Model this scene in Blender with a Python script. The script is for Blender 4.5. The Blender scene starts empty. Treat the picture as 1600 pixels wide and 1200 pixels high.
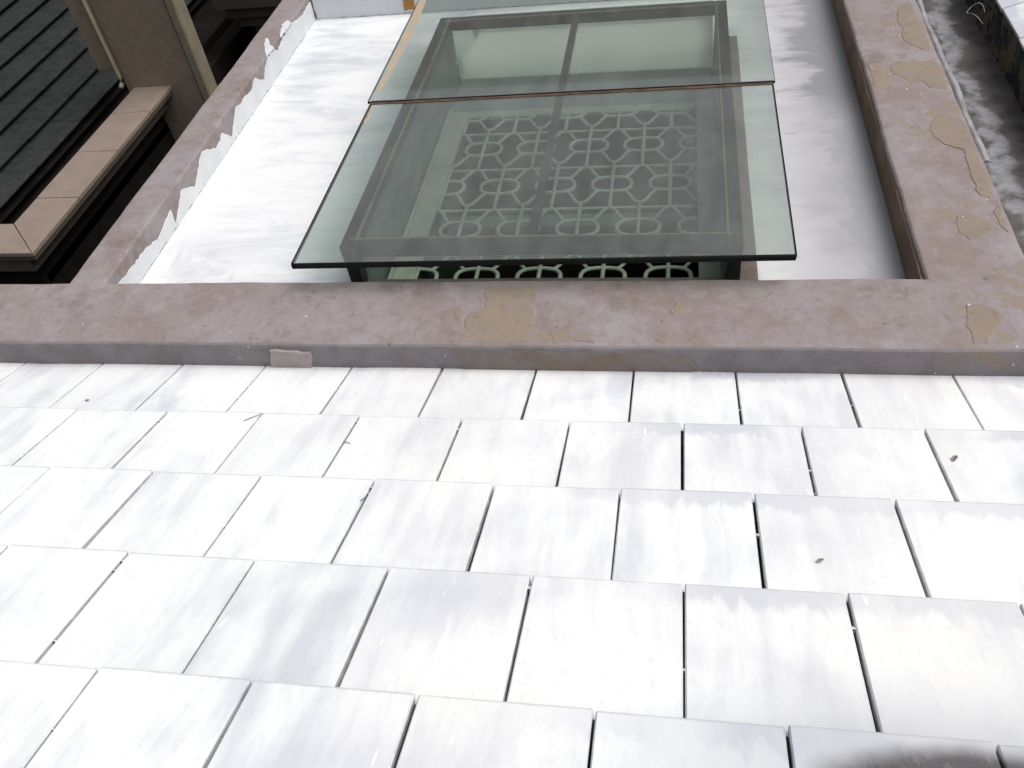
import bpy, bmesh, math, random
from mathutils import Vector, Matrix, noise
R = math.radians
rnd = random.Random(7)
S = bpy.context.scene
COL = S.collection

# ------------------------------------------------------------------ camera, sky, sun, exposure
cd = bpy.data.cameras.new('camera')
cam = bpy.data.objects.new('camera', cd); COL.objects.link(cam)
_rt = Vector((0.98316183, 0.13744899, -0.12041840))
_up = Vector((-0.01618408, 0.72187555, 0.69183363))
_fw = Vector((-0.18201893, 0.67823555, -0.71194497))
m = Matrix.Identity(4)
for i in range(3):
    m[i][0], m[i][1], m[i][2] = _rt[i], _up[i], -_fw[i]
    m[i][3] = (0.673, -1.8621, 1.7893)[i]
cam.matrix_world = m
cd.sensor_width = 36.0; cd.lens = 1352.4 / 1600 * 36; cd.clip_start = .02; cd.clip_end = 300
S.camera = cam
S.render.resolution_x, S.render.resolution_y = 1024, 768

SUN_EL, SUN_AZ = R(63), R(88)          # azimuth clockwise from +Y
w = bpy.data.worlds.new('World'); S.world = w; w.use_nodes = True
wn, wl = w.node_tree.nodes, w.node_tree.links
bg = wn['Background']
sky = wn.new('ShaderNodeTexSky'); sky.sky_type = 'NISHITA'; sky.sun_disc = False
sky.sun_elevation = SUN_EL; sky.sun_rotation = SUN_AZ
sky.air_density = 1.0; sky.dust_density = 6.0; sky.ozone_density = 1.0
hs = wn.new('ShaderNodeHueSaturation'); hs.inputs['Saturation'].default_value = .38   # overcast: the blue is greyed
wl.new(sky.outputs[0], hs.inputs['Color']); wl.new(hs.outputs[0], bg.inputs[0])
bg.inputs[1].default_value = .12
sd = bpy.data.lights.new('sun', 'SUN'); sd.energy = 1.4; sd.angle = R(45); sd.color = (1, .97, .93)
sun = bpy.data.objects.new('sun', sd); COL.objects.link(sun)
sv = Vector((math.sin(SUN_AZ) * math.cos(SUN_EL), math.cos(SUN_AZ) * math.cos(SUN_EL), math.sin(SUN_EL)))
sun.rotation_euler = sv.to_track_quat('Z', 'Y').to_euler(); sun.location = (4, 4, 8)
S.view_settings.view_transform = 'Standard'; S.view_settings.look = 'None'
S.view_settings.exposure = 0.12; S.view_settings.gamma = 1.0

# ------------------------------------------------------------------ node helper
class NT:
    def __init__(s, name):
        s.m = bpy.data.materials.new(name); s.m.use_nodes = True
        s.n, s.l = s.m.node_tree.nodes, s.m.node_tree.links
        s.b = s.n['Principled BSDF']; s.out = s.n['Material Output']
        s.pos = s.n.new('ShaderNodeNewGeometry').outputs['Position']
        s.tc = s.n.new('ShaderNodeTexCoord')
    def put(s, sock, v):
        if hasattr(v, 'is_output') or isinstance(v, bpy.types.NodeSocket): s.l.new(v, sock)
        else:
            if isinstance(v, (tuple, list)) and len(v) == 3 and len(sock.default_value) == 4: v = (*v, 1)
            sock.default_value = v
    def mapv(s, v, scale=(1, 1, 1), loc=(0, 0, 0), rot=(0, 0, 0)):
        k = s.n.new('ShaderNodeMapping'); s.put(k.inputs[0], v)
        k.inputs['Scale'].default_value = scale; k.inputs['Location'].default_value = loc; k.inputs['Rotation'].default_value = rot
        return k.outputs[0]
    def noise(s, v, scale=5, detail=4, rough=.55, dist=0):
        k = s.n.new('ShaderNodeTexNoise'); s.put(k.inputs['Vector'], v)
        k.inputs['Scale'].default_value = scale; k.inputs['Detail'].default_value = detail
        k.inputs['Roughness'].default_value = rough; k.inputs['Distortion'].default_value = dist
        return k.outputs[0]
    def vor(s, v, scale=5):
        k = s.n.new('ShaderNodeTexVoronoi'); s.put(k.inputs['Vector'], v); k.inputs['Scale'].default_value = scale
        return k.outputs['Distance']
    def ramp(s, v, a, b, smooth=True):
        k = s.n.new('ShaderNodeMapRange'); s.put(k.inputs[0], v)
        k.inputs[1].default_value = a; k.inputs[2].default_value = b
        if smooth: k.interpolation_type = 'SMOOTHSTEP'
        return k.outputs[0]
    def math(s, op, a, b=0.0):
        k = s.n.new('ShaderNodeMath'); k.operation = op; s.put(k.inputs[0], a); s.put(k.inputs[1], b); return k.outputs[0]
    def mix(s, f, a, b):
        k = s.n.new('ShaderNodeMix'); k.data_type = 'RGBA'; s.put(k.inputs[0], f); s.put(k.inputs[6], a); s.put(k.inputs[7], b)
        return k.outputs[2]
    def sep(s, v):
        k = s.n.new('ShaderNodeSeparateXYZ'); s.put(k.inputs[0], v); return k.outputs
    def rand(s):
        return s.n.new('ShaderNodeObjectInfo').outputs['Random']
    def bump(s, h, strength=.3, dist=.01):
        k = s.n.new('ShaderNodeBump'); s.put(k.inputs['Height'], h); k.inputs['Strength'].default_value = strength
        k.inputs['Distance'].default_value = dist; s.l.new(k.outputs[0], s.b.inputs['Normal'])
    def fin(s, col, rough=.7, spec=.3, metal=0):
        s.put(s.b.inputs['Base Color'], col); s.put(s.b.inputs['Roughness'], rough)
        s.b.inputs['Specular IOR Level'].default_value = spec; s.b.inputs['Metallic'].default_value = metal
        return s.m

# ------------------------------------------------------------------ materials
def mat_tile():
    t = NT('white_painted_tile'); rd = t.rand()
    off = t.n.new('ShaderNodeCombineXYZ'); t.put(off.inputs[0], t.math('MULTIPLY', rd, 37.0)); t.put(off.inputs[1], t.math('MULTIPLY', rd, 11.0))
    add = t.n.new('ShaderNodeVectorMath'); t.put(add.inputs[0], t.tc.outputs['Object']); t.put(add.inputs[1], off.outputs[0])
    ov = add.outputs[0]
    streak = t.noise(t.mapv(ov, (9, 1.6, 1)), 1.5, 5, .6, .4)              # brush strokes down the slope
    broad = t.noise(t.mapv(t.pos, (1, 1, 1)), 2.6, 3, .5, .6)
    thin = t.math('MULTIPLY', t.ramp(t.math('ADD', t.math('MULTIPLY', streak, .5), t.math('MULTIPLY', broad, .6)), .48, .74), .95)
    o = t.sep(t.tc.outputs['Object'])
    jag = t.noise(t.mapv(ov, (15, 5, 1)), 1.3, 5, .65, .6)
    noseline = t.math('ADD', o[1], t.math('MULTIPLY', jag, -.14))           # ragged band the brush missed at the nose
    nose = t.math('MULTIPLY', t.ramp(noseline, .0, -.035), t.math('MULTIPLY', t.ramp(t.noise(t.pos, 1.7, 2), .45, .6), t.ramp(t.sep(t.pos)[0], .35, .8)))
    thin = t.math('MINIMUM', t.math('ADD', thin, t.math('MULTIPLY', nose, .9)), 1.0)
    drip = t.ramp(t.noise(t.mapv(ov, (22, 4, 1)), 2.2, 2, .5, .3), .70, .73)
    thin = t.math('MULTIPLY', thin, t.math('SUBTRACT', 1.0, drip))
    col = t.mix(thin, (.825, .845, .85), (.59, .61, .665))
    warm = t.ramp(t.noise(t.pos, 1.1, 2), .5, .7)
    col = t.mix(t.math('MULTIPLY', warm, .4), col, (.82, .81, .785))
    # soft-edged dark grey patch at the near right
    p = t.sep(t.pos)
    dx = t.math('DIVIDE', t.math('SUBTRACT', p[0], 1.13), .27); dy = t.math('DIVIDE', t.math('ADD', p[1], 1.40), .115)
    rr = t.math('SQRT', t.math('ADD', t.math('MULTIPLY', dx, dx), t.math('MULTIPLY', dy, dy)))
    rr = t.math('ADD', rr, t.math('MULTIPLY', t.math('SUBTRACT', t.noise(t.pos, 6, 3), .5), .4))
    dark_area = t.ramp(rr, 1.18, .82)
    col = t.mix(t.math('MULTIPLY', t.ramp(rr, 2.6, 1.0), .55), col, (.42, .44, .49))  # contact-shadow halo round the patch, put into the colour
    col = t.mix(dark_area, col, (.105, .10, .103))
    ton = t.math('ADD', .95, t.math('MULTIPLY', rd, .06))
    tn = t.n.new('ShaderNodeVectorMath'); tn.operation = 'SCALE'; t.put(tn.inputs[0], col); t.put(tn.inputs['Scale'], ton); col = tn.outputs[0]
    fine = t.ramp(t.noise(t.mapv(ov, (3, 1, 1)), 34, 5, .7), .52, .72)
    col = t.mix(t.math('MULTIPLY', fine, .22), col, (.50, .49, .50))
    lip = t.math('MULTIPLY', t.ramp(t.math('ADD', o[1], t.math('MULTIPLY', t.noise(t.pos, 25, 3), .006)), .011, .004), .6)
    col = t.mix(lip, col, (.36, .365, .385))                                # grime on the worn nose
    col = t.mix(t.ramp(o[1], .3405, .3425), col, (.045, .045, .048))        # under the lap: never painted
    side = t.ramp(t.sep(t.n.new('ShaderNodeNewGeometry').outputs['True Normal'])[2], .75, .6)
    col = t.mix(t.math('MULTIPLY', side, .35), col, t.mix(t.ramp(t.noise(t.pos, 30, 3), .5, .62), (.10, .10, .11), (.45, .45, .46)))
    t.bump(t.math('ADD', streak, t.math('MULTIPLY', t.noise(ov, 60, 4), .4)), .35, .004)
    return t.fin(col, .55, .35)

def mat_flat_roof():
    t = NT('white_painted_flat_roof'); p = t.sep(t.pos)
    st = t.noise(t.mapv(t.pos, (2.4, 9, 1), rot=(0, 0, .06)), 1.0, 6, .66, 1.1)               # strokes run across
    st2 = t.noise(t.mapv(t.pos, (9, 1.5, 1), rot=(0, 0, .15)), 1.0, 4, .6, .4)
    broad = t.noise(t.pos, 1.5, 3, .5, .3)
    thin = t.math('MULTIPLY', t.ramp(t.math('ADD', t.math('MULTIPLY', st, .6), t.math('MULTIPLY', broad, .5)), .47, .74), .95)
    near = t.ramp(p[1], .95, .5)
    thin = t.math('MAXIMUM', thin, t.math('MULTIPLY', t.math('MULTIPLY', near, t.ramp(st2, .48, .68)), .75))
    # right-hand strip: the brush stopped short of the parapet in ragged fingers
    edge = t.math('ADD', p[0], t.math('MULTIPLY', t.math('SUBTRACT', t.noise(t.mapv(t.pos, (2.2, 7, 1)), 1, 4, .6, .3), .5), .55))
    far = t.ramp(p[1], 1.45, 1.75)
    dark_area = t.math('MULTIPLY', t.ramp(edge, 1.17, 1.27), far)
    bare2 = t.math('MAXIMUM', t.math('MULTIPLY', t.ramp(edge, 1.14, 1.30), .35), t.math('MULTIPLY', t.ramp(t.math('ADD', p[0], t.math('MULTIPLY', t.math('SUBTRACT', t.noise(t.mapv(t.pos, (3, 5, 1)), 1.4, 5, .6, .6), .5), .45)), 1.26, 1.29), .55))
    smear = t.math('MULTIPLY', t.math('MULTIPLY', t.ramp(t.noise(t.mapv(t.pos, (4, 16, 1)), 1, 3), .6, .68), t.ramp(p[0], 1.0, 1.1)), .5)
    col = t.mix(thin, (.775, .79, .80), (.53, .55, .595))
    col = t.mix(t.math('MULTIPLY', t.ramp(p[0], .80, 1.25), .85), col, (.385, .38, .40))  # ramp to a darker grey towards the right parapet
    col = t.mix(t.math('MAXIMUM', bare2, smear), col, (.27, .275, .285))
    col = t.mix(t.math('MULTIPLY', dark_area, .9), col, (.25, .255, .265))
    sp = t.ramp(t.vor(t.mapv(t.pos, (1, 1, 0)), 11), .05, .035)
    col = t.mix(t.math('MULTIPLY', sp, .5), col, (.3, .3, .33))
    t.bump(t.math('ADD', st, t.math('MULTIPLY', t.noise(t.pos, 40, 4), .4)), .4, .006)
    return t.fin(col, .5, .35)

def mat_plaster(name, tint=(1, 1, 1), dark=1.0):
    t = NT(name); c = lambda r, g, b: (r * dark * tint[0], g * dark * tint[1], b * dark * tint[2])
    n1 = t.noise(t.pos, 3.2, 6, .6, .4); n2 = t.noise(t.pos, 11, 5, .6, .3); n3 = t.noise(t.pos, 55, 4, .6)
    col = t.mix(t.ramp(n1, .38, .62), c(.255, .210, .200), c(.298, .272, .278))
    n4 = t.noise(t.mapv(t.pos, (1, 1, 1), (2, 8, 3)), 21, 6, .68, .6)
    col = t.mix(t.math('MULTIPLY', t.ramp(n4, .5, .66), .5), col, c(.335, .31, .315))
    col = t.mix(t.math('MULTIPLY', t.ramp(n4, .46, .34), .5), col, c(.19, .155, .14))
    col = t.mix(t.math('MULTIPLY', t.ramp(n2, .52, .68), .55), col, c(.235, .190, .155))
    col = t.mix(t.math('MULTIPLY', t.ramp(t.noise(t.mapv(t.pos, (1, 1, 1), (5, 3, 1)), 5, 4), .56, .7), .6), col, c(.345, .325, .34))
    col = t.mix(t.math('MULTIPLY', t.ramp(t.noise(t.mapv(t.pos, (1, 1, 1), (9, 2, 4)), 3.3, 5, .65), .58, .7), .7), col, c(.17, .14, .115))
    col = t.mix(t.math('MULTIPLY', t.ramp(n3, .3, .7), .22), col, c(.2, .17, .16))
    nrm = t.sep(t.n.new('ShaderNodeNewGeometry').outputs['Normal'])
    facing = t.math('MULTIPLY', t.ramp(t.math('ADD', t.math('MULTIPLY', nrm[1], -1.0), t.math('MULTIPLY', t.math('SUBTRACT', n2, .5), .5)), .5, .75), .75)
    col = t.mix(facing, col, t.mix(t.ramp(n2, .4, .6), c(.18, .168, .175), c(.225, .215, .225)))     # greyer, darker tone on the face over the tiles, picked by normal
    px_ = t.sep(t.pos)
    flake = t.math('MULTIPLY', t.ramp(t.noise(t.mapv(t.pos, (1, 1, 1), (1.3, 6.1, 0)), 6, 6, .62, .5), .545, .57), t.ramp(px_[0], 1.40, 1.55))
    col = t.mix(t.math('MULTIPLY', flake, .8), col, t.mix(n3, c(.285, .23, .18), c(.24, .2, .165)))
    pit = t.ramp(t.vor(t.pos, 9), .07, .03)
    col = t.mix(t.math('MULTIPLY', pit, .55), col, c(.09, .075, .065))
    spk = t.math('MULTIPLY', t.ramp(t.vor(t.mapv(t.pos, (1, 1, 1), (3.3, 1.7, 2)), 27), .11, .07), t.ramp(t.noise(t.pos, 3.5, 3), .58, .66))
    col = t.mix(spk, col, (.72, .71, .70))
    t.bump(t.math('ADD', t.math('MULTIPLY', n2, 1.0), t.math('MULTIPLY', n3, .35)), .55, .008)
    return t.fin(col, .85, .2)

def mat_patch():
    t = NT('tan_mortar'); n = t.noise(t.pos, 9, 5, .6); n3 = t.noise(t.pos, 60, 4)
    col = t.mix(t.ramp(n, .3, .7), (.268, .216, .168), (.236, .197, .160))
    col = t.mix(t.math('MULTIPLY', t.ramp(t.noise(t.pos, 24, 4), .55, .7), .55), col, (.18, .142, .11))
    col = t.mix(t.math('MULTIPLY', t.ramp(t.noise(t.mapv(t.pos, (1, 1, 1), (4, 7, 1)), 13, 5, .65), .52, .64), .6), col, (.25, .215, .205))
    spk = t.math('MULTIPLY', t.ramp(t.vor(t.pos, 26), .11, .07), t.ramp(t.noise(t.pos, 4, 2), .55, .65))
    col = t.mix(spk, col, (.66, .62, .57)); t.bump(t.math('ADD', n3, n), .5, .005)
    return t.fin(col, .9, .15)

def mat_simple(name, c1, c2, scale=6, rough=.7, spec=.3, bump=.2, metal=0, stretch=(1, 1, 1)):
    t = NT(name); n = t.noise(t.mapv(t.pos, stretch), scale, 5, .6, .3)
    t.bump(t.noise(t.pos, scale * 6, 3), bump, .004)
    return t.fin(t.mix(t.ramp(n, .35, .65), c1, c2), rough, spec, metal)

def mat_glass():
    t = NT('tinted_sheet_glass'); t.n.remove(t.b)
    g = t.n.new('ShaderNodeNewGeometry')
    tr = t.n.new('ShaderNodeBsdfTransparent'); tr.inputs[0].default_value = (.735, .782, .757, 1)
    gl = t.n.new('ShaderNodeBsdfGlossy'); gl.inputs['Roughness'].default_value = .03; gl.inputs[0].default_value = (1, 1, 1, 1)
    fr = t.n.new('ShaderNodeFresnel'); fr.inputs[0].default_value = 1.5
    du = t.n.new('ShaderNodeBsdfDiffuse')
    t.put(du.inputs[0], (.50, .525, .50))
    dust = t.math('ADD', .125, t.math('MULTIPLY', t.ramp(t.noise(t.mapv(t.pos, (3, 1, 1)), 4, 6, .65, .6), .3, .75), .07))
    dust = t.math('ADD', dust, t.math('MULTIPLY', t.ramp(t.noise(t.pos, 19, 5, .7), .5, .75), .05))
    gp = t.sep(t.pos)
    spk = t.math('MULTIPLY', t.math('MULTIPLY', t.ramp(t.vor(t.pos, 24), .10, .06), t.ramp(t.noise(t.pos, 6, 2), .5, .6)), t.math('ADD', .15, t.math('MULTIPLY', t.ramp(gp[1], .8, .35), .22)))
    dust = t.math('MAXIMUM', dust, spk)
    m1 = t.n.new('ShaderNodeMixShader'); t.put(m1.inputs[0], dust); t.l.new(tr.outputs[0], m1.inputs[1]); t.l.new(du.outputs[0], m1.inputs[2])
    m2 = t.n.new('ShaderNodeMixShader'); t.put(m2.inputs[0], fr.outputs[0]); t.l.new(m1.outputs[0], m2.inputs[1]); t.l.new(gl.outputs[0], m2.inputs[2])
    m3 = t.n.new('ShaderNodeMixShader'); t.put(m3.inputs[0], g.outputs['Backfacing']); t.l.new(m2.outputs[0], m3.inputs[1]); t.l.new(tr.outputs[0], m3.inputs[2])
    t.l.new(m3.outputs[0], t.out.inputs[0])
    return t.m

def mat_frosted():
    t = NT('frosted_pane'); t.n.remove(t.b)
    a = t.n.new('ShaderNodeBsdfTranslucent'); b = t.n.new('ShaderNodeBsdfDiffuse')
    c = t.mix(t.ramp(t.noise(t.pos, 4, 4), .3, .7), (.88, .91, .86), (.95, .96, .93))
    t.put(a.inputs[0], c); t.put(b.inputs[0], c)
    x = t.n.new('ShaderNodeMixShader'); x.inputs[0].default_value = .3
    y = t.n.new('ShaderNodeMixShader'); y.inputs[0].default_value = .62
    tr = t.n.new('ShaderNodeBsdfTransparent'); tr.inputs[0].default_value = (.95, .97, .94, 1)
    t.l.new(a.outputs[0], x.inputs[1]); t.l.new(b.outputs[0], x.inputs[2])
    t.l.new(x.outputs[0], y.inputs[1]); t.l.new(tr.outputs[0], y.inputs[2]); t.l.new(y.outputs[0], t.out.inputs[0])
    return t.m

def mat_gutter():
    t = NT('grimy_gutter_cement'); p = t.sep(t.pos)
    n = t.noise(t.pos, 7, 6, .65, .4); f = t.noise(t.pos, 15, 6, .68, .5)
    col = t.mix(t.ramp(n, .35, .65), (.075, .07, .066), (.14, .132, .128))
    u = t.math('ADD', p[0], t.math('MULTIPLY', t.math('SUBTRACT', t.noise(t.mapv(t.pos, (1, 3, 1)), 2.2, 3), .5), .25))
    band = t.math('MULTIPLY', t.ramp(u, 1.87, 1.94), t.ramp(u, 2.07, 1.97))
    wm = t.ramp(t.math('ADD', band, t.math('MULTIPLY', t.math('SUBTRACT', f, .5), 2.0)), .5, 1.25)
    col = t.mix(t.math('MULTIPLY', wm, .7), col, (.38, .395, .43))
    t.bump(f, .5, .01)
    return t.fin(col, .8, .3)

def mat_flank():
    t = NT('mossy_stained_wall'); n = t.noise(t.pos, 6, 5, .65, .5)
    col = t.mix(t.ramp(n, .44, .56), (.018, .03, .038), (.11, .09, .06))
    col = t.mix(t.ramp(t.noise(t.pos, 22, 4), .56, .64), col, (.012, .012, .013)); t.bump(n, .5, .01)
    return t.fin(col, .85, .2)

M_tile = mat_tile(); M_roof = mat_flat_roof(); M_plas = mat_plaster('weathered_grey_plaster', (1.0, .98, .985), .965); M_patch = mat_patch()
M_paint = mat_simple('white_paint', (.66, .68, .70), (.60, .62, .64), 9, .6, .3, .1)
M_white = mat_simple('clean_white_paint', (.82, .83, .82), (.78, .79, .78), 5)
M_brown = mat_simple('brown_mortar', (.20, .145, .10), (.14, .105, .075), 5, .9, .15, .5)
M_fcoat = mat_simple('stained_mortar', (.20, .155, .12), (.215, .19, .185), 9, .9, .15, .5)
M_fill = mat_simple('grey_filler', (.31, .27, .26), (.36, .32, .31), 12)
M_deck = mat_simple('dark_roof_underlay', (.03, .03, .032), (.06, .06, .06), 8)
M_glass = mat_glass(); M_frost = mat_frosted()
M_gedge = mat_simple('dark_glass_edge', (.002, .003, .0025), (.005, .007, .006), 8, .5, .15, 0)
M_black = mat_simple('black_metal', (.014, .013, .014), (.024, .022, .022), 9, .45, .4, .1)
M_bead = mat_simple('tan_sealant', (.30, .24, .15), (.22, .17, .10), 18)
M_rust = mat_simple('rust_brown_sealant', (.085, .048, .036), (.14, .085, .06), 20)
M_orange = mat_simple('orange_sealant', (.44, .33, .225), (.36, .33, .28), 9)
M_stain = mat_simple('orange_stain', (.42, .19, .04), (.34, .17, .06), 12)
M_grille = mat_simple('pale_green_enamel', (.34, .375, .31), (.28, .315, .255), 14, .45, .4, .1)
M_wellw = mat_simple('green_well_wall', (.06, .085, .055), (.04, .06, .04), 3)
M_wellp = mat_simple('grey_green_panel', (.17, .205, .19), (.14, .17, .16), 4)
M_floor = mat_simple('dark_floor', (.02, .03, .024), (.035, .045, .035), 4)
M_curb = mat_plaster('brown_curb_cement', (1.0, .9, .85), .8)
M_gut = mat_gutter(); M_flank = mat_flank()
M_coping = mat_simple('beige_stone', (.27, .213, .175), (.235, .188, .157), 6, .6, .3)
M_mould = mat_simple('brown_moulding', (.085, .068, .055), (.07, .06, .046), 6)
M_shade = mat_simple('shade_dark_wall', (.006, .0055, .005), (.012, .010, .009), 5, .9, .1)  # near-black base: the alley's deep shade is put into the colour
M_slate = mat_simple('dark_slate', (.018, .021, .021), (.032, .036, .035), 14, .7, .3, .4)
M_beige = mat_simple('beige_render', (.25, .20, .15), (.21, .17, .13), 22, .85, .2, .5)
M_olive = mat_simple('olive_trim', (.24, .21, .15), (.20, .175, .13), 12)
M_pipe = mat_simple('cream_pipe', (.40, .36, .26), (.33, .30, .22), 12, .5)
M_teal = mat_simple('dark_teal_paint', (.006, .02, .022), (.008, .028, .03), 5)
M_leaf = mat_simple('dry_leaf', (.26, .22, .195), (.17, .14, .125), 40)
M_twig = mat_simple('twig_bark', (.12, .10, .085), (.18, .15, .13), 60)
M_flash = mat_simple('grey_flashing', (.33, .33, .35), (.22, .21, .21), 14, .6)
M_wire = mat_simple('pale_wire', (.5, .5, .48), (.4, .4, .38), 20)
M_ground = mat_simple('alley_ground', (.02, .019, .018), (.035, .032, .03), 3)

# ------------------------------------------------------------------ mesh helpers
def link(name, bm, mat, parent=None, smooth=False):
    me = bpy.data.meshes.new(name); bm.to_mesh(me); bm.free()
    if isinstance(mat, (list, tuple)):
        for q in mat: me.materials.append(q)
    else: me.materials.append(mat)
    if smooth:
        for f in me.polygons: f.use_smooth = True
    o = bpy.data.objects.new(name, me); COL.objects.link(o); o.parent = parent
    return o
def tag(o, label=None, cat=None, group=None, kind=None):
    if label: o['label'] = label
    if cat: o['category'] = cat
    if group: o['group'] = group
    if kind: o['kind'] = kind
    return o
def thing(name, label, cat, loc=(0, 0, 0), group=None):
    o = bpy.data.objects.new(name, None); COL.objects.link(o); o.location = loc; o.empty_display_size = .1
    return tag(o, label, cat, group)
def boxbm(x0, x1, y0, y1, z0, z1, bev=0, seg=1, bm=None):
    b = bm or bmesh.new()
    r = bmesh.ops.create_cube(b, size=1)
    for v in r['verts']:
        v.co = Vector((x0 + (v.co.x + .5) * (x1 - x0), y0 + (v.co.y + .5) * (y1 - y0), z0 + (v.co.z + .5) * (z1 - z0)))
    if bev:
        es = list({e for v in r['verts'] for e in v.link_edges})
        bmesh.ops.bevel(b, geom=es, offset=bev, segments=seg, affect='EDGES', profile=.5)
    return b
def box(name, x0, x1, y0, y1, z0, z1, mat, parent=None, bev=.002, seg=1):
    """box given in world coordinates; made local to an un-rotated parent"""
    o = Vector(parent.matrix_basis.translation) if parent else Vector((0, 0, 0))
    if parent and parent.parent: o = o + Vector(parent.parent.matrix_basis.translation)
    return link(name, boxbm(x0 - o.x, x1 - o.x, y0 - o.y, y1 - o.y, z0 - o.z, z1 - o.z, bev, seg), mat, parent)
def cells(xs, ys, keep, z0, z1, bev=0, seg=3, cut=0, amp=0):
    """plan made of grid cells, extruded down from z1 to z0: one watertight solid"""
    b = bmesh.new(); V = {}
    for i, x in enumerate(xs):
        for j, y in enumerate(ys): V[i, j] = b.verts.new((x, y, z1))
    for i, j in keep: b.faces.new((V[i, j], V[i + 1, j], V[i + 1, j + 1], V[i, j + 1]))
    for v in [v for v in b.verts if not v.link_faces]: b.verts.remove(v)
    r = bmesh.ops.extrude_face_region(b, geom=b.faces[:])
    for v in [g for g in r['geom'] if isinstance(g, bmesh.types.BMVert)]: v.co.z = z0
    bmesh.ops.recalc_face_normals(b, faces=b.faces)
    if bev:
        es = [e for e in b.edges if len(e.link_faces) == 2 and e.calc_face_angle() > .5 and e.verts[0].co.z > z1 - .01 and e.verts[1].co.z > z1 - .01]
        bmesh.ops.bevel(b, geom=es, offset=bev, segments=seg, affect='EDGES', profile=.6, clamp_overlap=True)
    if cut:
        for ax, lo, hi in ((0, xs[0], xs[-1]), (1, ys[0], ys[-1])):
            n = int((hi - lo) / cut)
            for k in range(1, n):
                co = [0, 0, 0]; no = [0, 0, 0]; co[ax] = lo + (hi - lo) * k / n; no[ax] = 1
                bmesh.ops.bisect_plane(b, geom=b.verts[:] + b.edges[:] + b.faces[:], plane_co=co, plane_no=no)
    if amp:
        for v in b.verts:
            if v.co.z < z1 - .2: continue
            d = noise.noise_vector(v.co * 3.1) * amp + noise.noise_vector(v.co * 14) * amp * .45
            v.co += Vector((d.x, d.y, noise.noise(v.co * 2.2) * amp * .25))
    return b
def sheet(pts, z, th, jit=.005, seed=0, rim=.003):
    """irregular thin plate with a ragged outline; pts in plan, chamfered rim"""
    r = random.Random(seed); out = []
    for k in range(len(pts)):
        a, c = Vector(pts[k]), Vector(pts[(k + 1) % len(pts)]); n = max(1, int((c - a).length / .016))
        for q in range(n):
            p = a.lerp(c, q / n); p += Vector((r.uniform(-jit, jit), r.uniform(-jit, jit))); out.append(p)
    cen = sum(out, Vector((0, 0))) / len(out)
    b = bmesh.new()
    lo = [b.verts.new((p.x, p.y, z)) for p in out]
    hi = [b.verts.new((*(p + (cen - p).normalized() * rim), z + th)) for p in out]
    n = len(out)
    for k in range(n): b.faces.new((lo[k], lo[(k + 1) % n], hi[(k + 1) % n], hi[k]))
    f = b.faces.new(hi); bmesh.ops.triangulate(b, faces=[f]); bmesh.ops.recalc_face_normals(b, faces=b.faces)
    return b
def tube(path, rad, n=6, closed=False, bm=None, flat=1.0):
    """tube swept along a path of Vectors that lies in a near-horizontal plane"""
    b = bm or bmesh.new(); P = [Vector(p) for p in path]; rings = []; N = len(P)
    for k, p in enumerate(P):
        a = P[(k - 1) % N] if closed or k else P[k]; c = P[(k + 1) % N] if closed or k < N - 1 else P[k]
        t = (c - a).normalized(); up = Vector((0, 0, 1)) if abs(t.z) < .9 else Vector((0, 1, 0))
        s = t.cross(up).normalized(); u = s.cross(t)
        rings.append([b.verts.new(p + s * math.cos(2 * math.pi * q / n) * rad + u * math.sin(2 * math.pi * q / n) * rad * flat) for q in range(n)])
    for k in range(N if closed else N - 1):
        A, B = rings[k], rings[(k + 1) % N]
        for q in range(n): b.faces.new((A[q], A[(q + 1) % n], B[(q + 1) % n], B[q]))
    if not closed: b.faces.new(rings[0][::-1]); b.faces.new(rings[-1])
    bmesh.ops.recalc_face_normals(b, faces=b.faces)
    return b
def copy_to(src, parent, loc, rot=None):
    c = src.copy(); COL.objects.link(c); c.parent = parent; c.location = loc
    if rot: c.rotation_euler = rot
    return c

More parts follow.
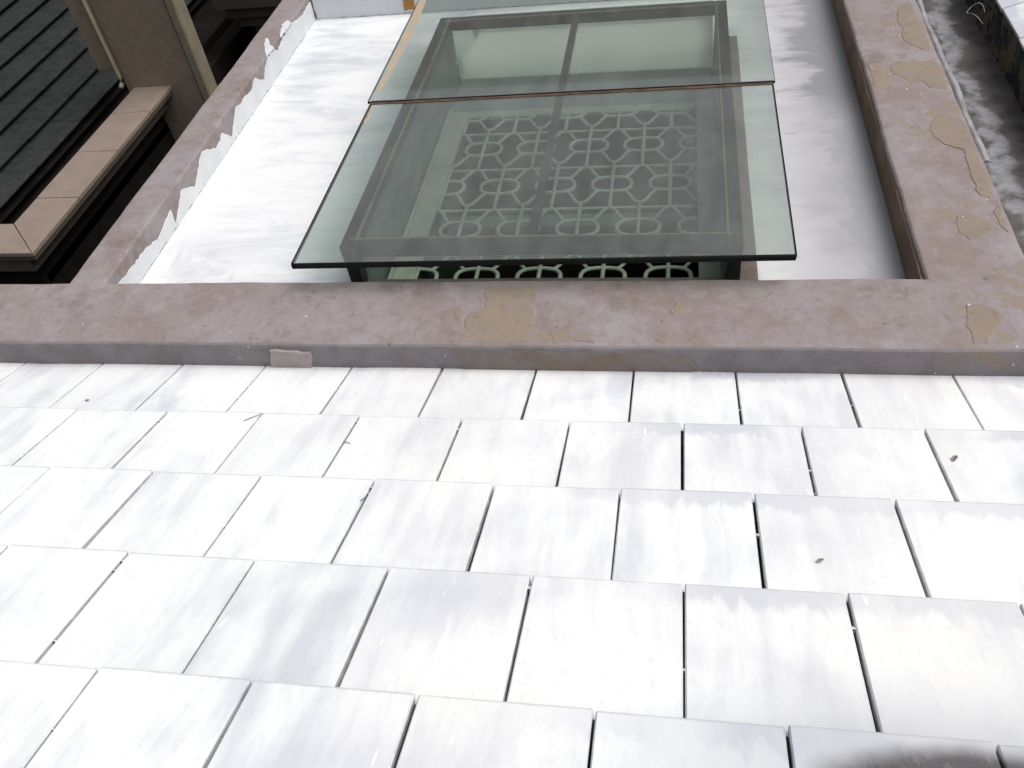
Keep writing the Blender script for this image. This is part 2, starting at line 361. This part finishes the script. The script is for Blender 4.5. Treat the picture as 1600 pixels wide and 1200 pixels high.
# ------------------------------------------------------------------ the parapet and the flat roof
WP, XRI, XRO, XLI, XLO, HR, YF = .3155, 1.4184, 1.7189, -1.3413, -1.4901, .1327, 2.7873
xs = [-3.2, XLO, XLI, XRI, XRO, 3.6]; ys = [0, WP, YF, YF + .2]
keep = [(i, 0) for i in range(5)] + [(1, 1), (3, 1), (1, 2), (2, 2), (3, 2)]
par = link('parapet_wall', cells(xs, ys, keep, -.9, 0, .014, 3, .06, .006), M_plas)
tag(par, 'low weathered mauve-grey plaster parapet wall framing the white flat roof', 'wall')
for k, pts in enumerate([
    [(.061, .26), (.094, .281), (.237, .283), (.244, .224), (.224, .195), (.246, .16), (.245, .104), (.262, .077), (.253, .055), (.293, .061), (.309, .019), (.27, .014), (.014, .014), (.032, .065), (.019, .115), (.05, .166), (.083, .178), (.076, .218)],
    [(.299, .061), (.355, .067), (.375, .051), (.425, .062), (.443, .02), (.378, .025), (.342, .019), (.317, .014)],
    [(-.021, .166), (-.006, .189), (.014, .143), (.01, .103), (-.015, .131)],
    [(.657, .161), (.685, .206), (.707, .2), (.7, .167), (.671, .136)],
    [(.621, .043), (.655, .054), (.669, .038), (.645, .022), (.624, .027)],
    [(.714, .023), (.728, .044), (.749, .034), (.745, .021)],
    [(1.626, 2.174), (1.69, 2.264), (1.692, 2.13), (1.698, 1.881), (1.695, 1.766), (1.663, 1.774), (1.626, 1.822), (1.602, 1.883), (1.615, 1.963), (1.605, 2.068)],
    [(1.518, 1.655), (1.557, 1.697), (1.651, 1.682), (1.697, 1.709), (1.702, 1.528), (1.70, 1.444), (1.636, 1.459), (1.618, 1.512), (1.567, 1.508), (1.552, 1.562), (1.516, 1.592)],
    [(1.437, 1.683), (1.483, 1.696), (1.479, 1.641), (1.508, 1.593), (1.507, 1.505), (1.466, 1.466), (1.436, 1.47), (1.436, 1.593)],
    [(1.629, 1.258), (1.702, 1.251), (1.703, 1.103), (1.704, .964), (1.703, .805), (1.702, .73), (1.685, .718), (1.661, .726), (1.659, .801), (1.657, .865), (1.668, .952), (1.67, 1.02), (1.639, 1.037), (1.605, 1.063), (1.579, 1.137), (1.592, 1.21)],
    [(1.567, .631), (1.619, .642), (1.647, .609), (1.668, .565), (1.633, .516), (1.582, .5), (1.557, .524), (1.554, .58)],
    [(1.681, .653), (1.702, .68), (1.703, .581), (1.70, .532), (1.69, .557), (1.68, .608)],
    [(1.506, .189), (1.539, .198), (1.575, .18), (1.604, .143), (1.589, .102), (1.55, .062), (1.53, .023), (1.497, .023), (1.494, .062), (1.487, .097)]]):
    link('mortar_patch', sheet(pts, -.0015, .0037, .005, k, .007), M_patch, par)
def face_sheet(name, pts, mat, seed, axis, at, th, jit=.004):
    """ragged thin coat on a vertical face: pts are (along, height)"""
    b = sheet(pts, 0, th, jit, seed)
    for v in b.verts:
        x, y, z = v.co
        v.co = Vector((x, at - z, y)) if axis == 'y' else Vector((at + z if axis == 'x' else at - z, x, y))
    bmesh.ops.recalc_face_normals(b, faces=b.faces)
    return link(name, b, mat, par)
face_sheet('mortar_patch', [(.0, -.022), (.2, -.02), (.45, -.022), (.62, -.024), (.72, -.045), (.75, -.085), (.7, -.12), (.02, -.12), (.03, -.06)], M_fcoat, 31, 'y', .005, .0078, .003)
face_sheet('filler_block', [(-.60, -.02), (-.46, -.028), (-.482, -.12), (-.63, -.12)], M_fill, 32, 'y', .004, .0125, .003)
face_sheet('mortar_coat', [(WP + .01, -.13), (WP + .01, -.02)] + [(.5 + .2 * k, -.019 + .003 * math.sin(k * 2.3)) for k in range(11)] + [(YF - .02, -.02), (YF - .02, -.13)], M_brown, 34, '-x', XRI + .004, .009, .003)
# white paint carried up the left inner face in ragged strokes
spl = [(.33, -.13), (.357, -.05), (.50, -.06), (.60, -.062), (.686, -.085), (.80, -.06), (.832, -.050), (.825, -.118), (.90, -.075), (.961, -.037), (.985, -.05), (1.055, -.092), (1.13, -.05), (1.207, -.016), (1.25, -.03), (1.331, -.07), (1.38, -.06), (1.415, -.042),
       (1.487, -.105), (1.56, -.06), (1.62, -.025), (1.68, -.04), (1.738, -.037), (1.80, -.045), (1.883, -.018), (1.92, -.05), (1.97, -.069), (2.02, -.03), (2.08, -.012), (2.169, -.016), (2.22, -.04), (2.283, -.03), (2.36, -.014), (2.491, -.016), (2.626, -.036), (2.78, -.03), (2.78, -.13)]
face_sheet('paint_splash', spl, M_paint, 33, 'x', XLI - .004, .009, .004)
for k, pts in enumerate([[(-1.335, 2.06), (-1.35, 2.09), (-1.395, 2.19), (-1.415, 2.27), (-1.395, 2.26), (-1.365, 2.2), (-1.335, 2.16)],
                         [(-1.335, 2.28), (-1.36, 2.34), (-1.375, 2.42), (-1.36, 2.47), (-1.335, 2.45)]]):
    link('paint_splash', sheet(pts, -.006, .010, .004, 50 + k), M_paint, par)
# far inner face fully painted
face_sheet('paint_splash', [(XLI + .01, -.13), (XLI + .01, -.012), (-.9, -.018), (-.4, -.014), (.2, -.02), (.9, -.016), (1.41, -.014), (1.41, -.13)], M_paint, 36, 'y', YF + .004, .009, .003)

WX0, WX1, WY0, WY1 = -.40, .84, .43, 2.72            # light well, far end lengthened to let sky light in behind the panes
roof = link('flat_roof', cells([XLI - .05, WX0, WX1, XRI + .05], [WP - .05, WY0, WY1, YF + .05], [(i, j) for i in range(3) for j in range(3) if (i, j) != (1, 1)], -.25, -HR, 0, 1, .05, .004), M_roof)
tag(roof, kind='structure')
# well shaft
b = bmesh.new()
for (a, c) in (((WX0, WY0), (WX0, WY1)), ((WX0, WY1), (WX1, WY1)), ((WX1, WY1), (WX1, WY0)), ((WX1, WY0), (WX0, WY0))):
    b.faces.new([b.verts.new(q) for q in ((*a, -.135), (*c, -.135), (*c, -3.2), (*a, -3.2))])
bmesh.ops.remove_doubles(b, verts=b.verts, dist=.001); bmesh.ops.recalc_face_normals(b, faces=b.faces); bmesh.ops.reverse_faces(b, faces=b.faces)
tag(link('light_well', b, M_wellw), kind='structure')
b = boxbm(WX0, WX1, WY0, WY1, -3.2, -3.1); tag(link('well_floor', b, M_floor), kind='structure')

# ------------------------------------------------------------------ front tile roof
SL, HF, E, T, TW = .3774, .1277, .3428, .0259, .30
def tile_bm(seed):
    r = random.Random(seed); W, L, th = TW - .0065, E + .055, .0235
    b = bmesh.new(); bmesh.ops.create_cube(b, size=1)
    for v in b.verts:
        x, y, z = v.co; d = (y + .5) * L
        v.co = Vector((x * W + r.uniform(-.0012, .0012), d + r.uniform(-.0015, .0015) * (y < 0), T * (1 - d / E) - (0 if z > 0 else th)))
    bmesh.ops.bevel(b, geom=b.edges[:], offset=.0028, segments=1, affect='EDGES')
    return b
def tile_field(root, cols, rows, x_off, skip=None):
    protos = []
    for k in range(5):
        me = bpy.data.meshes.new('tile'); q = tile_bm(k); q.to_mesh(me); q.free(); me.materials.append(M_tile); protos.append(me)
    for r_ in range(rows):
        for c in cols:
            if skip and skip(r_, c): continue
            o = bpy.data.objects.new('tile', rnd.choice(protos)); COL.objects.link(o); o.parent = root
            o.location = (-(x_off[r_ % 2] + TW * c) + TW / 2 + rnd.uniform(-.0015, .0015), .004 + E * r_ + rnd.uniform(-.003, .003), rnd.uniform(0, .0012))
            o.rotation_euler = (rnd.uniform(-.002, .002), rnd.uniform(-.003, .003), rnd.uniform(-.004, .004))
tr_ = thing('tiled_roof', 'white painted flat-tile roof sloping down to the parapet in the foreground', 'roof', (0, 0, -HF))
tr_.rotation_mode = 'QUATERNION'
cs, sn = math.cos(SL), math.sin(SL)
tr_.rotation_quaternion = Matrix(((-1, 0, 0), (0, -cs, sn), (0, sn, cs))).to_quaternion()
tile_field(tr_, range(-9, 12), 6, (.257 , .101))
b = boxbm(-3.5, 3.2, 0.01, 4.2, -.09, -.027); link('roof_deck', b, M_deck, tr_)

# blobs of paint bridging the joints
q = bmesh.new(); bmesh.ops.create_icosphere(q, subdivisions=1, radius=1)
pm = bpy.data.meshes.new('paint_blob'); q.to_mesh(pm); q.free(); pm.materials.append(M_tile)
for f in pm.polygons: f.use_smooth = True
for k in range(46):
    r_ = rnd.randrange(0, 5); c = rnd.randrange(-4, 7); d = rnd.uniform(.02, .32)
    o = bpy.data.objects.new('paint_blob', pm); COL.objects.link(o); o.parent = tr_
    o.location = (-(((.257, .101)[r_ % 2]) + TW * c), .004 + E * r_ + d, T * (1 - d / E) - .006)
    o.scale = (.0055, rnd.uniform(.003, .011), .0055)

# ------------------------------------------------------------------ roof across the gutter, on the right
gut = link('gutter_channel', cells([XRO - .01, 1.78, 1.86, 1.95, 2.04, 2.13], [WP - .02, 3.4], [(i, 0) for i in range(5)], -.5, -.30, 0, 1, .06, .012), M_gut)
tag(gut, 'dark grimy cement gutter channel splashed with white paint beside the right parapet', 'gutter')
r2 = thing('tiled_roof', 'small corner of another white tiled roof beyond the grimy gutter', 'roof', (2.115, 1.7, -.115))
r2.rotation_mode = 'QUATERNION'
r2.rotation_quaternion = Matrix(((0, cs, -sn), (-1, 0, 0), (0, sn, cs))).to_quaternion()
tile_field(r2, range(-5, 6), 3, (.02, .17))
b = boxbm(-1.9, 1.75, .04, 1.1, -.09, -.027); link('roof_deck', b, M_deck, r2)
bw = cells([2.125, 2.6], [WP - .02, 3.4], [(0, 0)], -.9, -.125, .01, 2, .07, .008)
tag(link('gutter_side_wall', bw, M_flank), 'dark mossy stained wall under the tile edge beside the gutter', 'wall')
fl = bmesh.new(); fl = tube([(XRO + .012 + .004 * math.sin(k * 1.7), .95 + k * .11, -.008 - .004 * math.sin(k * .9)) for k in range(18)], .011, 6, bm=fl, flat=.5)
tag(link('flashing_strip', fl, M_flash), 'thin grey metal flashing strip along the outer edge of the right parapet', 'flashing')
wr = tube([(2.05 + .035 * math.cos(a), 2.45 + .07 * math.sin(a) * (1 + .1 * a), -.16 + .02 * math.sin(2 * a)) for a in [k * .35 for k in range(15)]], .0014, 5)
tag(link('wire', wr, M_wire), 'thin pale wire curled against the dark wall at top right', 'wire')

# ------------------------------------------------------------------ skylight: frame, grille, glass sheets
sk = thing('skylight', 'glass-topped skylight on a black metal frame with a patterned grille inside', 'skylight', (.22, 1.27, -HR))
FX0, FX1, FY0, FY1 = -.445, .885, .38, 2.165
FZ0, FZ1 = .048, .094
fr = bmesh.new()
boxbm(FX0, FX0 + .052, FY0, FY1, FZ0, FZ1, .003, 1, fr); boxbm(FX1 - .052, FX1, FY0, FY1, FZ0, FZ1, .003, 1, fr)
boxbm(FX0 + .0521, FX1 - .0521, FY0, FY0 + .052, FZ0, FZ1, .003, 1, fr); boxbm(FX0 + .0521, FX1 - .0521, FY1 - .052, FY1, FZ0, FZ1, .003, 1, fr)
for v in fr.verts: v.co -= Vector((.22, 1.27, -HR))
frame = link('top_frame', fr, M_black, sk)
for x in (FX0 + .002, FX1 - .047):
    for y in (FY0 + .002, FY1 - .047): box('post', x, x + .045, y, y + .045, -.125, FZ0 + .002, M_black, sk)
box('middle_bar', .195, .222, FY0 + .05, FY1 - .05, .062, .0925, M_black, sk)
for (a, c, d, e) in ((FX0 + .046, FX0 + .054, FY0 + .03, FY1 - .03), (FX1 - .050, FX1 - .042, FY0 + .03, FY1 - .03), (FX0 + .03, FX1 - .03, FY0 + .040, FY0 + .048), (FX0 + .03, FX1 - .03, FY1 - .048, FY1 - .04)):
    box('sealant_bead', a, c, d, e, FZ1 - .006, FZ1 + .004, M_bead, frame)
box('side_panel', FX0 + .012, FX0 + .05, FY0 + .048, FY1 - .05, -.30, FZ0, M_wellp, sk)
box('side_panel', FX1 - .05, FX1 - .012, FY0 + .048, FY1 - .05, -.30, FZ0, M_wellp, sk)
cb = cells([FX0 - .01, FX0 + .03, FX1 - .03, .945], [.36, .43, 2.12, 2.19], [(i, j) for i in range(3) for j in range(3) if (i, j) not in ((1, 1), (1, 2))], -.2, -.085, .006, 2, .08, .003)
for v in cb.verts: v.co -= Vector((.22, 1.27, -HR))
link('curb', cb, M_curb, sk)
# far side: two frosted panes between black stiles
ya, yb = FY1 - .03, FY1 - .02
for a, c in ((-.392, .204), (.206, .832)): box('frosted_pane', a, c, ya, yb, -.212, FZ0 + .012, M_frost, sk, .001)
box('bounce_board', WX0 + .002, WX1 - .002, 2.70, 2.718, -.24, -.128, M_white, sk)  # added white board that bounces sky light through the panes
box('bounce_ledge', WX0 + .002, WX1 - .002, FY1 - .01, 2.698, -.24, -.222, M_white, sk)  # added white ledge, brightens the panes from behind
# grille
GZ = -.2
gr = thing('grille', None, None, (.22, 1.1, GZ)); gr.parent = sk; gr.location = Vector((.22, 1.1, GZ)) - Vector((.22, 1.27, -HR))
def gpart(name, bm, mat=M_grille, smooth=True):
    for v in bm.verts: v.co -= Vector((.22, 1.1, GZ))
    return link(name, bm, mat, gr, smooth)
gpart('border_plate', boxbm(-.375, -.285, .40, 1.79, GZ - .012, GZ + .006, .002), smooth=False)
gpart('border_plate', boxbm(.759, .835, .40, 1.79, GZ - .012, GZ + .006, .002), smooth=False)
gpart('border_plate', boxbm(-.284, .758, 1.735, 1.79, GZ - .012, GZ + .006, .002), smooth=False)
gpart('border_rib', boxbm(-.378, -.365, .40, 1.79, GZ + .0065, GZ + .022, .002), smooth=False)
gpart('border_rib', boxbm(.822, .835, .40, 1.79, GZ + .0065, GZ + .022, .002), smooth=False)
gpart('ledge_plate', boxbm(-.39, .83, 1.795, FY1 - .012, GZ - .03, GZ - .012, .002), M_wellp, False)
P0, PX, PY = .187, .2325, .2950
OW, OH, BR = .080, .051, .0088
def clip(path, lo=-.285, hi=.759):
    """the part of an x-path inside the border"""
    out = []
    for a, c in zip(path, path[1:]):
        ia, ic = lo <= a.x <= hi, lo <= c.x <= hi
        if ia and not out: out.append(a)
        if ia and ic: out.append(c)
        elif ia != ic:
            k = ((lo if min(a.x, c.x) < lo else hi) - a.x) / (c.x - a.x); q = a.lerp(c, k)
            if ia: out.append(q); return out
            out = [q, c]
    return out
for r_ in range(5):
    yc = 1.163 + PY * (1 - r_) + PY        # rows at 1.753 ... .573
    par_ = 0 if r_ % 2 == 0 else 0
    off = 0 if (r_ % 2 == 0) else .5
    for k in range(-3, 4):
        xc = P0 + PX * (k + off)
        if xc < -.285 - OW or xc > .759 + OW: continue
        far = r_ == 0
        # stadium link
        ring = []
        for q in range(22):
            a = 2 * math.pi * q / 22; c, s = math.cos(a), math.sin(a)
            ring.append(Vector((xc + math.copysign(abs(c) ** .72, c) * OW, yc + math.copysign(abs(s) ** .8, s) * OH, GZ)))
        if far: ring = [Vector((v.x, min(v.y, 1.737), v.z)) for v in ring]
        inside = [-.285 < v.x < .759 for v in ring]
        if all(inside): gpart('link_ring', tube(ring, BR, 6, True, flat=.8))
        elif any(inside):
            s0 = next(q for q in range(22) if inside[q] and not inside[q - 1]); run = []
            q = s0 - 1
            while True:
                run.append(ring[q % 22])
                if q > s0 and not inside[q % 22]: break
                q += 1
            run = clip(run)
            if len(run) > 2: gpart('link_ring', tube(run, BR, 6, flat=.8))
        if -.285 < xc < .759:
            gpart('link_bar', tube([(xc, yc - .168, GZ + .002), (xc, min(yc + .168, 1.737), GZ + .002)], BR * .95, 6, flat=.8))
        # ogee arms from the bar ends to the shoulders of the next rows' links
        for sy in (-1, 1):
            if far and sy > 0: continue
            for sx in (-1, 1):
                A = Vector((xc, yc + sy * .166, GZ)); B = Vector((xc + sx * (PX / 2 - OW * .55), yc + sy * (PY - OH * .92), GZ))
                arm = []
                for q in range(9):
                    u = q / 8; e = u * u * (3 - 2 * u)
                    arm.append(Vector((A.x + (B.x - A.x) * (u * .9 + e * .1), A.y + (B.y - A.y) * (u * .25 + e * .75) + sy * .007 * math.sin(2 * math.pi * u) * -1, GZ)))
                arm = [v for v in clip(arm) if v.y < 1.74]
                if len(arm) > 2: gpart('link_arm', tube(arm, BR * .9, 6, flat=.8))
for y in (1.605, 1.3105, 1.0155, .7205):
    gpart('cross_bar', boxbm(-.285, .759, y - .007, y + .007, GZ - .016, GZ - .009, .001), smooth=False)
# deeper rails under the grille
for y, z in ((1.36, -.5), (1.02, -.42), (.72, -.5)):
    gpart('under_rail', boxbm(-.395, .835, y - .06, y + .03, z - .03, z, .004), M_wellp, False)
# glass sheets
def glass_sheet(x0, x1, y0, y1, z0, z1, skew):
    o = Vector((.22, 1.27, -HR)); b = boxbm(x0, x1, y0, y1, z0, z1)
    for v in b.verts:
        v.co.y += skew * (v.co.x - x0) / (x1 - x0); v.co -= o
    b.normal_update()
    for f in b.faces: f.material_index = 0 if abs(f.normal.z) > .5 else 1
    return link('glass_sheet', b, [M_glass, M_gedge], sk)
g1 = glass_sheet(-.572, 1.030, .270, 1.352, .099, .110, .02); g1['label'] = 'lower grey-green glass sheet of the skylight, nearest the camera'
g2 = glass_sheet(-.585, 1.040, 1.325, 2.365, .1106, .121, .02); g2['label'] = 'upper glass sheet of the skylight, lapped over the lower one'
o_ = Vector((.22, 1.27, -HR))
b = boxbm(-.574, 1.032, .262, .272, .094, .1135, .002)
for v in b.verts: v.co.y += .02 * (v.co.x + .574) / 1.606; v.co -= o_
link('edge_trim', b, M_gedge, g1)
for x0, x1 in ((-.5765, -.5722), (1.0302, 1.0345)):
    b = boxbm(x0, x1, .272 + (.02 if x0 > 0 else 0), 1.352 + (.02 if x0 > 0 else 0), .0985, .1112)
    for v in b.verts: v.co -= o_
    link('edge_trim', b, M_gedge, g1)
b = tube([Vector((-.575 + 1.607 * k / 24, 1.321 + .02 * k / 24 + .0015 * math.sin(k * 2.1), .1125)) for k in range(25)], .0062, 6, flat=.7)
for v in b.verts: v.co -= o_
link('seam_sealant', b, M_rust, g2)
b = sheet([(-.582, 2.36), (-.545, 2.36), (-.525, 1.95), (-.54, 1.6), (-.548, 1.40), (-.568, 1.40), (-.572, 1.8), (-.575, 2.1)], .1206, .0012, .002, 9, .006)
for v in b.verts: v.co -= o_
link('sealant_smear', b, M_orange, g2)
b = sheet([(-.565, 1.32), (-.548, 1.32), (-.552, 1.15), (-.565, 1.18)], .1096, .0012, .003, 10, .004)
for v in b.verts: v.co -= o_
link('sealant_smear', b, M_orange, g1)
face_sheet('orange_stain', [(-.815, -.11), (-.81, -.016), (-.745, -.016), (-.75, -.11)], M_stain, 37, 'y', YF - .002, .008, .003)

# ------------------------------------------------------------------ neighbouring building on the left
nb = thing('neighbour_building', 'darker neighbouring building with beige stone coping and slate roof across the alley', 'building', (-3.4, 2.5, -7))
CX = -3.095; CY = 1.81
box('wall', -9, CX - .16, CY + .16, 9, -7, -1.30, M_shade, nb, 0)
# moulded cornice under the coping (two bands, mitred at the corner)
def ring_band(name, out, z0, z1, mat, side=0):
    b = bmesh.new(); X, Y = CX + out, CY - out
    boxbm(X - .25 - side, X - side, Y, 3.84, z0, z1, .004, 1, b); boxbm(-9, X - .251 - side, Y, Y + .25, z0, z1, .004, 1, b)
    for v in b.verts: v.co -= Vector((-3.4, 2.5, -7))
    return link(name, b, mat, nb)
ring_band('cornice_band', -.004, -1.062, -1.031, M_mould)
ring_band('cornice_band', -.022, -1.16, -1.063, M_mould, .05)
ring_band('cornice_band', -.11, -1.36, -1.161, M_shade, .05)
ysj = [1.81, 2.39, 2.945, 3.47, 3.86]
prev = None
for k in range(4):
    b = bmesh.new()
    y0, y1 = ysj[k] + (.002 if k else 0), ysj[k + 1] - .002
    xa, xb = CX - .305, CX
    q0 = [(xa, y0 + (.305 if k == 0 else 0)), (xb, y0), (xb, y1), (xa, y1)]
    lo = [b.verts.new((*q, -1.030)) for q in q0]; hi = [b.verts.new((*q, -1.0 + rnd.uniform(-.001, .001))) for q in q0]
    b.faces.new(hi); b.faces.new(lo[::-1])
    for i in range(4): b.faces.new((lo[i], lo[(i + 1) % 4], hi[(i + 1) % 4], hi[i]))
    bmesh.ops.bevel(b, geom=b.edges[:], offset=.003, segments=1, affect='EDGES')
    for v in b.verts: v.co -= Vector((-3.4, 2.5, -7))
    link('coping_slab', b, M_coping, nb)
for k in range(5):
    b = bmesh.new(); x1 = CX - (.004 if k == 0 else .1 + .55 * k + .002); x0 = CX - .1 - .55 * (k + 1) + .002
    q0 = [(x0, CY), (x1, CY), (x1 - (.305 if k == 0 else 0), CY + .302), (x0, CY + .302)]
    lo = [b.verts.new((*q, -1.030)) for q in q0]; hi = [b.verts.new((*q, -1.0)) for q in q0]
    b.faces.new(hi); b.faces.new(lo[::-1])
    for i in range(4): b.faces.new((lo[i], lo[(i + 1) % 4], hi[(i + 1) % 4], hi[i]))
    bmesh.ops.recalc_face_normals(b, faces=b.faces); bmesh.ops.bevel(b, geom=b.edges[:], offset=.003, segments=1, affect='EDGES')
    for v in b.verts: v.co -= Vector((-3.4, 2.5, -7))
    link('coping_slab', b, M_coping, nb)
box('gutter_floor', -9, CX - .306, CY + .304, 9, -1.32, -1.22, M_shade, nb, 0)
# slate courses climbing to the left, noses towards the alley, dark gap under each
nr = thing('slate_roof', None, None); nr.parent = nb; nr.location = Vector((-3.72, 2.5, -1.09)) - Vector((-3.4, 2.5, -7))
me = bpy.data.meshes.new('slate'); q = boxbm(-.30, 0, -.2993, .2993, -.013, 0, .002); q.to_mesh(me); q.free(); me.materials.append(M_slate)
for k in range(9):
    for j in range(-1, 9):
        o = bpy.data.objects.new('slate', me); COL.objects.link(o); o.parent = nr
        o.location = (-.215 * k, .30 + .6 * j + (.3 if k % 2 else 0) - .2, .056 * k + .02 + rnd.uniform(-.002, .002))
        o.rotation_euler = (0, .06 + rnd.uniform(-.006, .006), rnd.uniform(-.005, .005))
b = bmesh.new(); q = [b.verts.new(v) for v in ((.0, -.6, -.06), (.0, 6.2, -.06), (-2.4, 6.2, .52), (-2.4, -.6, .52))]; b.faces.new(q[::-1]); bmesh.ops.recalc_face_normals(b, faces=b.faces)
link('roof_deck', b, M_shade, nr)
# beige rendered pier with pipe
pr = thing('pier', 'tall beige rendered wall pier rising behind the stone coping', 'wall', (-3.2, 4.1, -7))
box('pier_body', -3.46, -2.87, 3.85, 3.98, -7, 3.2, M_beige, pr, .01)
box('pier_return', -3.635, -3.462, 3.856, 3.98, -.86, 3.2, M_beige, pr, .008)
box('corner_trim', -2.865, -2.795, 3.835, 3.99, -7, 3.2, M_olive, pr, .01)
bp = tube([(-3.455, 3.825, 3.2), (-3.455, 3.825, -.90), (-3.455, 3.81, -.945), (-3.46, 3.785, -.965)], .019, 10)
tag(link('drain_pipe', bp, M_pipe, None, True), 'cream vertical drain pipe running down the beige pier', 'pipe')
# stepped cornice further back
sc = thing('stepped_cornice', 'dim brown stepped cornice of a building behind the alley', 'cornice', (-2.4, 5.4, -1.5))
for k, (x, z0, z1) in enumerate([(-3.16, -.925, -.78), (-3.10, -1.02, -.935), (-3.03, -1.115, -1.03), (-2.93, -1.30, -1.125)]):
    box('cornice_band', x, -1.5, 5.0 + .05 * k, 5.9, z0, z1, M_mould, sc, .006)
box('wall', -2.75, -1.5, 5.24, 5.9, -7, -1.31, M_shade, sc, 0)
tag(box('shutter', -4.3, -3.55, 6.6, 6.66, -2.6, -1.2, M_teal), 'very dark teal shutter in the gloom behind the pier', 'shutter')
bk = box('background_wall', -9, 4, 9, 9.4, -7, 4, M_shade); tag(bk, 'shade-dark rear wall closing the alley', 'wall')
bl = box('building_side', -1.48, 3.4, .02, 3.2, -7, -.91, M_shade); tag(bl, 'shade-dark lower wall of the near building below its parapet', 'wall')
g = boxbm(-40, 40, -40, 40, -7.1, -7.0); tag(link('ground', g, M_ground), kind='structure')

# ------------------------------------------------------------------ litter on the tiles
def on_tile(x, y):
    d = -y / math.cos(SL); f = ((d - .004) / E) % 1
    return Vector((x, y, -HF - y * math.tan(SL) + (T * (1 - f) + .001) / math.cos(SL)))
for k, (x, y, s, a, lab) in enumerate([(.973, -.85, .009, .5, 'tiny brown dry leaf on the white tile right of centre'), (1.339, -.447, .012, 1.0, 'curled grey-brown leaf on a white tile near the right edge'), (-1.134, -.239, .008, .2, 'tiny dark leaf speck on the white tiles far left')]):
    b = bmesh.new(); P = []
    for q in range(10):
        t_ = 2 * math.pi * q / 10; P.append(b.verts.new((math.cos(t_) * s, math.sin(t_) * s * .5, abs(math.sin(t_)) * s * .35 + .003)))
    c = b.verts.new((0, 0, .002)); c2 = b.verts.new((s * .3, 0, .0005))
    for q in range(10): b.faces.new((c, P[q], P[(q + 1) % 10]))
    o = link('dry_leaf', b, M_leaf); o.location = on_tile(x, y); o.rotation_euler = (-SL, 0, a); tag(o, lab, 'leaf', 'dry leaves fallen on the tiles')
for x, y, dx, dy, lab in [(-.535, -.36, .07, .075, 'thin forked twig on the left tiles, second course'), (-.20, -.452, .022, -.004, 'short twig lying across a tile joint left of centre'), (-.05, -.72, .012, .02, 'small curled twig at a tile joint in the third course')]:
    b = tube([on_tile(x, y), on_tile(x + dx * .5 + .003, y + dy * .45) + Vector((0, 0, .004)), on_tile(x + dx, y + dy)], .0011, 5)
    tag(link('twig', b, M_twig), lab, 'twig', 'twigs on the tiles')
